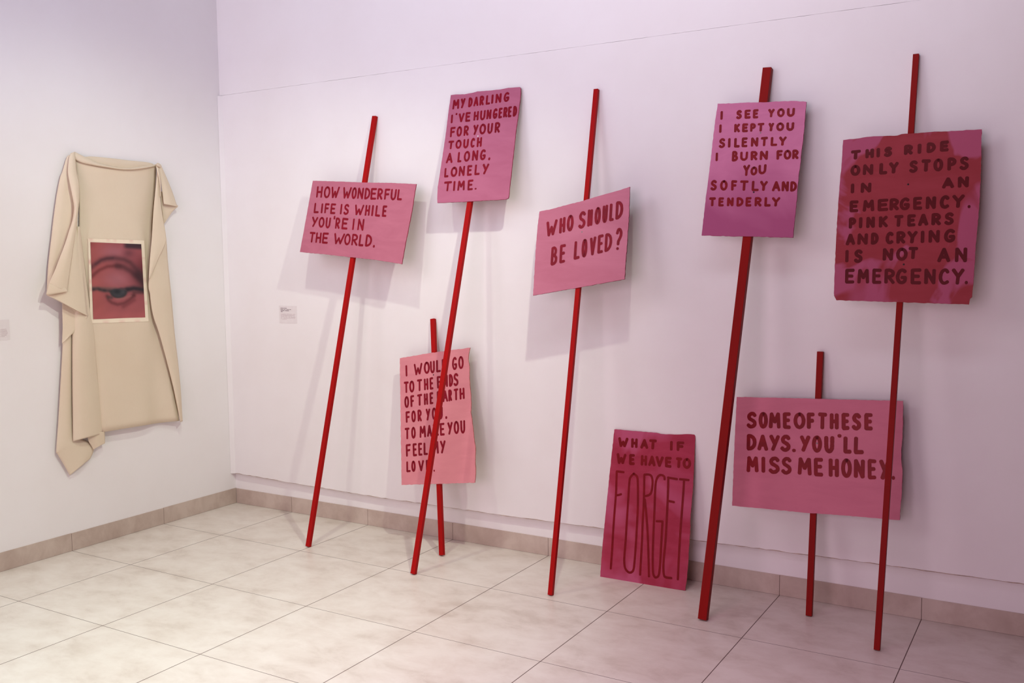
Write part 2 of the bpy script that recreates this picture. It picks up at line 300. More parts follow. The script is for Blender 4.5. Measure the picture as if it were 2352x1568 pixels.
# ------------------------------------------------------------------ data measured for the placards, the cloth and the labels
D = {
'A': {'b': [1.0679,-0.4914,0.002],'X': [0.998,-0.0123,-0.0624],'U': [0.0636,0.1938,0.979],'w': 0.026,'d': 0.02,'L': 2.3812,'t': [[['H',-3270,19099,-2798,19099,-43,697],['O',-2698,19099,-2224,19098,-42,689],['W',-2157,19098,-1557,19098,-41,681],['W',-1296,19097,-673,19097,-39,669],['O',-649,19097,-289,19096,-38,661],['N',-233,19096,211,19096,-38,655],['D',282,19096,675,19095,-37,648],['E',699,19095,1127,19095,-36,642],['R',1166,19095,1552,19095,-35,636],['F',1660,19095,2050,19094,-34,629],['U',2088,19094,2490,19094,-34,623],['L',2543,19094,2896,19093,-33,617]],[['L',-3267,18226,-2871,18221,-37,597],['I',-2703,18219,-2611,18218,-37,600],['F',-2469,18216,-2111,18212,-37,603],['E',-2029,18211,-1625,18206,-37,606],['I',-1290,18202,-1176,18201,-36,610],['S',-1046,18199,-650,18194,-36,613],['W',-265,18189,409,18181,-36,620],['H',488,18180,841,18176,-35,624],['I',958,18174,1075,18173,-35,626],['L',1215,18171,1578,18167,-35,629],['E',1694,18165,2015,18162,-35,632]],[['Y',-3270,17422,-2805,17412,-38,608],['O',-2746,17411,-2303,17401,-38,618],['U',-2220,17400,-1847,17392,-38,627],["'",-1692,17897,-1577,17894,-14,239],['R',-1502,17384,-1150,17377,-38,641],['E',-1028,17374,-567,17364,-38,651],['I',-238,17357,-119,17355,-38,663],['N',112,17350,587,17340,-38,673]],[['T',-3270,16526,-2815,16523,-38,618],['H',-2789,16522,-2347,16519,-38,625],['E',-2288,16518,-1833,16514,-38,632],['W',-1439,16511,-652,16505,-38,647],['O',-668,16505,-211,16501,-38,655],['R',-147,16501,305,16497,-38,662],['L',384,16496,738,16493,-38,669],['D',855,16492,1299,16489,-38,676],['.',1388,16460,1558,16459,-8,152]]],'sw': 0.0096,'scr': [[-0.0076,1.8134,'grey']],'ol': [[-0.3696,2.0091],[-0.1607,2.0071],[0.0009,2.0035],[0.1873,2.0041],[0.368,1.9999],[0.366,1.932],[0.3658,1.854],[0.3603,1.746],[0.358,1.707],[0.3557,1.68],[0.3544,1.6202],[0.3531,1.5682],[0.2544,1.5758],[0.1694,1.5813],[0.0718,1.5839],[-0.0681,1.5881],[-0.2246,1.5931],[-0.3829,1.5957]],'k': 'A'},
'B': {'b': [1.8391,-0.5796,0.002],'X': [0.9991,-0.0098,-0.042],'U': [0.0431,0.2282,0.9726],'w': 0.026,'d': 0.02,'L': 2.408,'t': [[['M',-1901,23699,-1481,23732,-52,552],['Y',-1401,23739,-1107,23762,-51,547],['D',-922,23776,-658,23797,-50,541],['A',-605,23801,-290,23826,-49,537],['R',-238,23830,38,23852,-48,533],['L',142,23860,421,23882,-47,528],['I',488,23887,580,23894,-46,525],['N',718,23905,1076,23933,-45,521],['G',1202,23943,1541,23970,-44,515]],[['I',-1856,22957,-1764,22962,-48,502],["'",-1618,23386,-1542,23390,-13,140],['V',-1398,22981,-1023,23000,-48,513],['E',-970,23003,-641,23020,-48,520],['H',-467,23029,-142,23045,-48,529],['U',-74,23049,264,23066,-48,537],['N',316,23069,621,23085,-48,543],['G',693,23088,980,23103,-48,550],['E',1036,23106,1275,23118,-48,556],['R',1316,23120,1579,23134,-48,561],['E',1594,23134,1820,23146,-48,566],['D',1885,23149,2130,23162,-48,571]],[['F',-1790,22196,-1450,22213,-53,560],['O',-1381,22216,-1038,22234,-53,562],['R',-942,22238,-624,22254,-52,565],['Y',-360,22268,-36,22284,-51,568],['O',22,22287,422,22307,-51,570],['U',499,22311,834,22328,-50,572],['R',936,22333,1267,22350,-50,574]],[['T',-1787,21544,-1410,21560,-45,478],['O',-1329,21564,-945,21580,-46,493],['U',-849,21584,-505,21599,-47,508],['C',-399,21604,-127,21615,-47,522],['H',-22,21620,301,21634,-48,535]],[['A',-1785,20793,-1360,20819,-55,578],['L',-1066,20838,-801,20855,-53,574],['O',-685,20862,-300,20886,-52,572],['N',-185,20893,195,20917,-51,569],['G',299,20924,649,20946,-50,566],[',',813,20907,941,20915,-15,171]],[['L',-1760,20045,-1475,20060,-51,533],['O',-1357,20067,-946,20089,-51,541],['N',-866,20094,-480,20115,-51,550],['E',-349,20122,-35,20139,-51,558],['L',106,20147,442,20166,-51,566],['Y',576,20173,971,20195,-51,575]],[['T',-1648,19289,-1154,19311,-51,542],['I',-1047,19316,-951,19320,-51,548],['M',-802,19327,-343,19348,-51,553],['E',-185,19355,165,19371,-51,560],['.',266,19378,381,19383,-11,126]]],'sw': 0.0097,'scr': [[-0.0037,2.2221,'white']],'ol': [[-0.2147,2.452],[-0.1821,2.4539],[-0.1273,2.4512],[-0.0745,2.457],[-0.0488,2.4624],[0.0304,2.4623],[0.0924,2.4645],[0.1377,2.47],[0.1886,2.47],[0.2048,2.4699],[0.211,2.4628],[0.2175,2.4031],[0.2199,2.3135],[0.2196,2.2466],[0.226,2.1131],[0.2294,2.0334],[0.2333,1.9364],[0.2364,1.9034],[0.2329,1.8946],[0.2188,1.8889],[0.1103,1.8843],[-0.0345,1.8759],[-0.1926,1.8704],[-0.1983,1.892],[-0.2066,1.9542],[-0.2066,2.0581],[-0.2067,2.1091],[-0.2072,2.216],[-0.212,2.3469],[-0.2137,2.4313]],'k': 'B'},
'C': {'b': [1.7932,-0.2699,0.002],'X': [0.9868,0.0313,0.1588],'U': [-0.1618,0.191,0.9682],'w': 0.026,'d': 0.02,'L': 1.2563,'t': [[['I',-1833,9575,-1726,9576,2,641],['W',-1281,9578,-698,9580,4,653],['O',-615,9580,-225,9582,5,662],['U',-210,9582,111,9583,6,668],['L',185,9584,495,9585,7,675],['D',554,9585,958,9587,8,681],['G',1213,9588,1539,9589,9,691],['O',1611,9589,1956,9591,10,697]],[['T',-1993,8662,-1647,8670,2,644],['O',-1624,8670,-1281,8677,3,647],['T',-1114,8681,-751,8688,4,653],['H',-654,8690,-354,8697,5,657],['E',-279,8698,-26,8703,6,661],['E',196,8708,477,8714,7,666],['N',550,8715,916,8723,8,670],['D',974,8724,1243,8730,9,674],['S',1258,8730,1590,8737,9,678]],[['O',-1987,7862,-1672,7872,2,647],['F',-1581,7875,-1314,7883,3,645],['T',-1140,7888,-786,7899,4,643],['H',-688,7902,-411,7911,5,641],['E',-315,7914,-62,7922,6,640],['E',160,7928,440,7937,7,637],['A',513,7939,878,7951,7,636],['R',893,7951,1140,7959,8,634],['T',1241,7962,1544,7971,9,633],['H',1601,7973,1937,7984,9,631]],[['F',-1935,7045,-1630,7048,2,639],['O',-1554,7048,-1251,7051,3,644],['R',-1145,7052,-860,7055,4,649],['Y',-598,7057,-300,7060,5,656],['O',-204,7061,106,7063,6,661],['U',194,7064,509,7067,7,666],[',',666,7038,768,7039,2,169]],[['T',-2032,6162,-1689,6166,2,634],['O',-1598,6167,-1296,6171,3,641],['M',-1048,6174,-637,6179,4,652],['A',-562,6180,-229,6184,5,659],['K',-170,6185,212,6189,6,667],['E',271,6190,592,6194,7,674],['Y',759,6196,1098,6200,8,682],['O',1156,6201,1500,6205,9,689],['U',1571,6206,1884,6209,10,696]],[['F',-1993,5222,-1651,5227,2,686],['E',-1538,5229,-1252,5233,3,686],['E',-1177,5234,-893,5238,4,687],['L',-826,5239,-536,5243,5,687],['M',-271,5247,155,5253,6,688],['Y',242,5254,606,5260,7,688]],[['L',-2004,4405,-1702,4402,2,603],['O',-1664,4402,-1379,4399,3,602],['V',-1214,4398,-827,4395,4,602],['E',-716,4394,-384,4391,5,601],['.',-242,4336,-125,4335,1,102]]],'sw': 0.0097,'scr': [[-0.0003,0.9481,'black']],'ol': [[-0.2197,1.0644],[-0.1401,1.0657],[-0.0639,1.0691],[0.026,1.0682],[0.1144,1.0679],[0.1796,1.066],[0.2264,1.0675],[0.2392,1.0659],[0.2341,1.0501],[0.2282,1.0326],[0.2245,1.0027],[0.2294,0.9598],[0.2267,0.8938],[0.2303,0.8274],[0.2304,0.7616],[0.2251,0.7264],[0.2328,0.6723],[0.2381,0.6127],[0.2398,0.5772],[0.2449,0.5416],[0.2398,0.4716],[0.2402,0.4133],[0.232,0.3626],[0.0876,0.3666],[-0.0573,0.3706],[-0.2346,0.3749],[-0.2317,0.563],[-0.2258,0.8103],[-0.224,0.9355]],'k': 'C'},
'D': {'b': [2.567,-0.5091,0.002],'X': [1.0,-0.0007,-0.0033],'U': [0.0034,0.2001,0.9798],'w': 0.023,'d': 0.02,'L': 2.3938,'t': [[['W',-1928,16697,-1333,16822,-38,784],['H',-1234,16843,-898,16914,-38,798],['O',-830,16929,-474,17004,-38,808],['S',-226,17056,162,17138,-37,824],['H',236,17154,517,17213,-37,834],['O',605,17232,921,17298,-36,843],['U',994,17314,1277,17374,-36,853],['L',1350,17389,1602,17442,-36,861],['D',1660,17454,2039,17534,-35,870]],[['B',-1531,15292,-1186,15371,-44,915],['E',-1072,15397,-746,15471,-43,911],['L',-317,15569,4,15643,-41,904],['O',79,15660,375,15728,-40,900],['V',485,15753,816,15828,-39,896],['E',889,15845,1194,15915,-38,892],['D',1252,15928,1627,16014,-37,889],['?',1793,15989,2128,16066,-43,1054]]],'sw': 0.0128,'scr': [[-0.0008,1.693,'grey']],'ol': [[-0.2419,1.7988],[-0.1775,1.8089],[-0.0777,1.8303],[-0.0172,1.8422],[0.0495,1.8592],[0.1228,1.8749],[0.1805,1.8883],[0.2252,1.9014],[0.2288,1.8467],[0.2342,1.7648],[0.2351,1.6767],[0.237,1.609],[0.2373,1.5282],[0.2401,1.4677],[0.1413,1.4502],[0.0017,1.4251],[-0.1119,1.4065],[-0.2337,1.3853],[-0.2396,1.529],[-0.2437,1.6572],[-0.2449,1.7287]],'k': 'D'},
'E': {'b': [2.8733,-0.1593,0.0],'X': [0.9998,0.021,0.0042],'U': [-0.008,0.1852,0.9827],'w': 0,'d': 0,'L': 0,'t': [[['W',-1737,6320,-1201,6328,-21,495],['H',-1068,6331,-711,6337,-20,492],['A',-579,6339,-169,6346,-19,489],['T',-141,6346,265,6353,-19,487],['I',928,6364,1044,6366,-18,482],['F',1243,6369,1637,6375,-17,480]],[['W',-1763,5492,-1239,5507,-23,536],['E',-1112,5511,-796,5520,-22,532],['H',-510,5528,-169,5537,-21,526],['A',-124,5539,253,5549,-20,523],['V',242,5549,661,5561,-20,519],['E',716,5562,1065,5572,-19,516],['T',1252,5578,1580,5587,-18,511],['O',1596,5587,2014,5599,-18,508]]],'sw': 0.0108,'scr': [],'fg': [[[-1716,5139],[-1691,4495],[-1676,4067],[-1688,2674],[-1674,1344],[-1678,467]],[[-1716,5139],[-1348,5136]],[[-1670,3987],[-1527,4019],[-1402,4070]],[[-827,5117],[-969,4943],[-1022,4724],[-1019,3818],[-1015,2756],[-1008,1962],[-1018,1169],[-1001,855],[-923,577],[-711,424],[-521,556],[-482,1033],[-476,1874],[-487,2820],[-505,3610],[-578,4610],[-644,4975],[-827,5117]],[[-282,5091],[-220,3907],[-206,2855],[-178,2070],[-159,401]],[[-284,5117],[-59,5149],[87,5074],[163,4791],[137,4367],[37,4198],[-155,4114]],[[-178,3964],[-29,3139],[83,2366],[171,1594],[291,389]],[[753,4998],[715,5136],[556,5188],[422,5107],[327,4861],[316,4386],[341,3706],[371,2403],[411,1367],[473,649],[555,429],[668,404],[778,565],[803,1162],[793,1938],[787,2663],[784,3027]],[[486,3001],[784,3027]],[[906,5102],[1366,5070]],[[928,5105],[955,4558],[975,3778],[994,2223],[965,1289],[981,827],[1033,551],[1132,473],[1405,478]],[[998,4015],[1291,3986]],[[1502,5083],[1936,5085]],[[1711,5052],[1712,4379],[1700,3344],[1691,2674],[1696,1545],[1715,463]]],'ol': [[-0.1998,0.7161],[-0.1911,0.7178],[-0.1179,0.7163],[-0.0488,0.7161],[0.0193,0.7165],[0.0421,0.7124],[0.1087,0.7149],[0.1741,0.7221],[0.2066,0.7225],[0.2113,0.7166],[0.2131,0.6233],[0.2153,0.5407],[0.2152,0.4684],[0.2138,0.391],[0.2129,0.3396],[0.215,0.2834],[0.2153,0.2221],[0.2156,0.1608],[0.215,0.0895],[0.213,0.0383],[0.2101,0.0009],[0.0809,-0.0023],[-0.0878,-0.0021],[-0.2204,-0.0008],[-0.2197,0.1273],[-0.2166,0.2401],[-0.21,0.4615],[-0.2038,0.6136]],'k': 'E'},
'F': {'b': [3.2757,-0.4559,0.002],'X': [0.9986,-0.0094,-0.0524],'U': [0.0533,0.1759,0.983],'w': 0.038,'d': 0.03,'L': 2.3931,'t': [[['I',-1796,21629,-1698,21631,-36,421],['S',-1092,21640,-824,21644,-35,413],['E',-718,21646,-431,21650,-34,409],['E',-347,21651,-89,21655,-34,406],['y',323,21661,612,21666,-33,399],['O',710,21667,1042,21672,-32,395],['U',1129,21674,1473,21679,-31,390]],[['I',-1779,21037,-1680,21038,-35,410],['K',-1111,21043,-833,21046,-34,402],['E',-753,21046,-476,21049,-33,399],['P',-402,21049,-144,21051,-33,395],['T',-76,21052,238,21055,-32,392],['y',404,21056,662,21058,-32,387],['O',744,21059,1087,21062,-31,383],['U',1174,21063,1513,21066,-30,379]],[['S',-1724,20362,-1420,20368,-38,445],['I',-1301,20370,-1193,20372,-38,442],['L',-1032,20375,-765,20380,-37,438],['E',-695,20382,-420,20387,-36,434],['N',-288,20390,48,20396,-36,429],['T',142,20398,469,20404,-35,424],['L',572,20406,875,20412,-34,420],['y',931,20413,1272,20420,-33,415]],[['I',-1788,19765,-1695,19767,-36,413],['B',-1055,19757,-787,19761,-40,473],['U',-693,19783,-333,19790,-35,418],['R',-227,19791,82,19796,-35,420],['N',176,19798,539,19804,-35,422],['F',898,19810,1174,19815,-34,424],['O',1204,19815,1533,19821,-34,426],['R',1558,19821,1843,19826,-34,427]],[['y',-479,19090,-166,19128,-42,503],['O',-152,19119,153,19156,-33,393],['U',186,19170,540,19213,-36,434]],[['S',-1876,18466,-1570,18464,-41,471],['O',-1433,18463,-1092,18460,-40,468],['F',-936,18459,-658,18457,-39,465],['T',-546,18456,-149,18453,-39,463],['L',-22,18452,307,18450,-38,460],['y',339,18450,681,18447,-38,458],['A',866,18446,1234,18443,-37,455],['N',1275,18443,1589,18441,-36,453],['D',1639,18440,1925,18438,-36,451]],[['T',-1853,17747,-1536,17751,-36,411],['E',-1427,17752,-1162,17756,-35,413],['N',-1039,17757,-728,17761,-35,414],['D',-611,17762,-298,17766,-35,416],['E',-214,17767,64,17771,-35,418],['R',179,17772,501,17776,-35,420],['L',610,17778,898,17781,-34,422],['y',928,17781,1300,17786,-34,423]]],'sw': 0.0092,'scr': [[0.0072,2.101,'grey'],[0.0086,1.8405,'black']],'ol': [[-0.2011,2.2378],[-0.1263,2.2364],[-0.0622,2.2381],[0.0014,2.2355],[0.0583,2.2373],[0.1351,2.2362],[0.1886,2.2304],[0.1897,2.1763],[0.1934,2.0991],[0.1921,2.0222],[0.1935,1.9658],[0.1929,1.9044],[0.1945,1.8379],[0.1969,1.7818],[0.1975,1.7105],[0.1986,1.6484],[0.0753,1.648],[-0.082,1.6455],[-0.2027,1.6454],[-0.2029,1.7005],[-0.2032,1.7701],[-0.2036,1.8398],[-0.2025,1.9204],[-0.2025,2.001],[-0.2035,2.1088],[-0.2024,2.1898]],'k': 'F'},
'G': {'b': [3.6557,-0.1894,0.002],'X': [1.0,0.001,0.007],'U': [-0.0071,0.1396,0.9902],'w': 0.026,'d': 0.022,'L': 1.1352,'t': [[['S',-3051,7805,-2568,7832,-34,736],['O',-2500,7836,-2090,7860,-34,735],['M',-2049,7862,-1526,7892,-33,734],['E',-1435,7897,-1070,7918,-32,732],['O',-970,7923,-455,7953,-32,730],['F',-406,7955,-51,7976,-31,729],['T',62,7982,467,8005,-31,728],['H',549,8010,944,8032,-30,726],['E',1045,8038,1387,8058,-29,725],['S',1458,8062,1859,8084,-29,724],['E',1961,8090,2324,8111,-28,722]],[['D',-2995,6821,-2549,6846,-34,735],['A',-2512,6848,-2030,6874,-34,736],['Y',-1978,6877,-1508,6903,-33,737],['S',-1502,6903,-1037,6928,-33,738],[',',-985,6902,-825,6910,-8,187],['Y',-651,6950,-205,6974,-32,739],['O',-141,6977,285,7001,-31,740],['U',372,7006,793,7029,-31,741],["'",906,7682,1054,7689,-8,188],['L',1157,7049,1508,7068,-30,742],['L',1579,7072,2001,7095,-30,743]],[['M',-2960,5852,-2415,5875,-34,736],['I',-2280,5880,-2120,5887,-34,746],['S',-1975,5893,-1463,5915,-34,757],['S',-1423,5916,-943,5937,-34,769],['M',-708,5947,-103,5972,-34,786],['E',-25,5975,386,5993,-34,798],['H',589,6001,1036,6020,-34,812],['O',1113,6023,1554,6042,-33,824],['N',1625,6045,2088,6064,-33,835],['E',2176,6068,2551,6084,-33,846],['Y',2634,6087,3090,6107,-33,857],['.',3121,6141,3270,6147,-6,158]]],'sw': 0.0148,'scr': [[0.0053,0.7391,'grey']],'ol': [[-0.3558,0.9176],[-0.1572,0.9255],[-0.0068,0.9302],[0.1855,0.9366],[0.345,0.9422],[0.3468,0.8682],[0.3483,0.7914],[0.3451,0.7335],[0.3476,0.6905],[0.3533,0.6575],[0.3533,0.6097],[0.3539,0.5571],[0.3514,0.5043],[0.3502,0.4526],[0.3151,0.4502],[0.2048,0.4474],[0.0867,0.4429],[-0.0351,0.4368],[-0.1863,0.4341],[-0.354,0.43],[-0.3556,0.6308],[-0.3561,0.7879]],'k': 'G'},
'H': {'b': [3.9731,-0.4244,0.002],'X': [0.9999,-0.0022,-0.0128],'U': [0.013,0.1659,0.9861],'w': 0.023,'d': 0.02,'L': 2.3776,'t': [[['T',-2253,19513,-1833,19532,-17,405],['H',-1674,19540,-1332,19555,-17,410],['I',-1234,19560,-1110,19566,-17,413],['S',-955,19573,-632,19588,-16,416],['R',-197,19608,144,19624,-16,423],['I',327,19632,439,19637,-16,427],['D',645,19647,979,19662,-16,430],['E',1126,19669,1462,19685,-15,435]],[['O',-2210,18844,-1823,18850,-19,461],['N',-1730,18852,-1315,18859,-19,470],['L',-1093,18862,-768,18867,-19,481],['y',-717,18868,-344,18874,-19,488],['S',37,18880,377,18885,-19,502],['T',489,18887,850,18893,-19,510],['O',936,18894,1293,18900,-19,519],['P',1433,18902,1760,18908,-18,528],['S',1869,18909,2216,18915,-18,536]],[['I',-2148,18106,-2014,18109,-18,438],['N',-1768,18115,-1340,18126,-18,441],['A',1286,18192,1735,18203,-16,453],['N',1849,18206,2256,18216,-16,455]],[['E',-2151,17327,-1785,17335,-21,494],['M',-1633,17338,-1186,17348,-20,500],['E',-1063,17350,-636,17359,-20,506],['R',-610,17360,-239,17368,-20,510],['G',-227,17368,166,17377,-20,514],['E',273,17379,629,17386,-19,519],['N',747,17389,1123,17397,-19,525],['C',1257,17400,1604,17407,-19,530],['y',1695,17409,2151,17419,-18,535],['.',2234,17397,2371,17400,-4,133]],[['P',-2139,16638,-1846,16647,-20,478],['I',-1720,16651,-1615,16654,-20,481],['N',-1457,16659,-1111,16669,-20,483],['K',-968,16674,-613,16684,-19,487],['T',-402,16691,-27,16702,-19,491],['E',100,16706,426,16716,-19,494],['A',507,16718,879,16730,-18,497],['R',990,16733,1339,16744,-18,500],['S',1454,16747,1811,16758,-18,503]],[['A',-2208,15957,-1835,15967,-21,492],['N',-1756,15969,-1335,15980,-20,497],['D',-1230,15983,-931,15991,-20,502],['C',-667,15998,-359,16007,-20,509],['R',-264,16009,84,16019,-20,514],['y',141,16020,535,16031,-19,519],['I',660,16034,759,16037,-19,523],['N',919,16041,1342,16053,-19,528],['G',1482,16056,1892,16068,-19,534]],[['I',-2175,15238,-2055,15240,-23,547],['S',-1842,15242,-1492,15246,-23,552],['N',-741,15329,-330,15333,-20,522],['O',-229,15332,201,15336,-20,532],['T',217,15388,593,15392,-19,502],['A',1289,15276,1762,15281,-21,589],['N',1912,15283,2359,15287,-20,596]],[['E',-2140,14387,-1754,14389,-25,607],['M',-1655,14389,-1189,14391,-25,612],['E',-1084,14392,-709,14393,-25,618],['R',-619,14394,-210,14395,-24,622],['G',-185,14396,239,14397,-24,627],['E',364,14398,768,14400,-23,632],['N',861,14400,1291,14402,-23,637],['C',1388,14402,1776,14404,-23,643],['y',1854,14404,2308,14406,-22,648],['.',2306,14436,2436,14437,-4,132]]],'sw': 0.0105,'scr': [[0.0039,1.8419,'black'],[0.0071,1.5191,'black']],'ol': [[-0.2597,2.0382],[-0.2059,2.0407],[-0.1662,2.0453],[-0.1136,2.0455],[-0.0486,2.0435],[-0.0329,2.0488],[0.0147,2.0492],[0.0773,2.0506],[0.1634,2.0484],[0.2175,2.0495],[0.258,2.0489],[0.2607,1.9687],[0.265,1.8357],[0.2653,1.7034],[0.2619,1.6045],[0.2617,1.4927],[0.26,1.3956],[0.2534,1.3875],[0.251,1.3665],[0.1542,1.3664],[-0.0324,1.3679],[-0.2422,1.3692],[-0.2529,1.3872],[-0.2578,1.5011],[-0.2618,1.7131],[-0.2611,1.8551],[-0.2593,1.9618]],'k': 'H'},
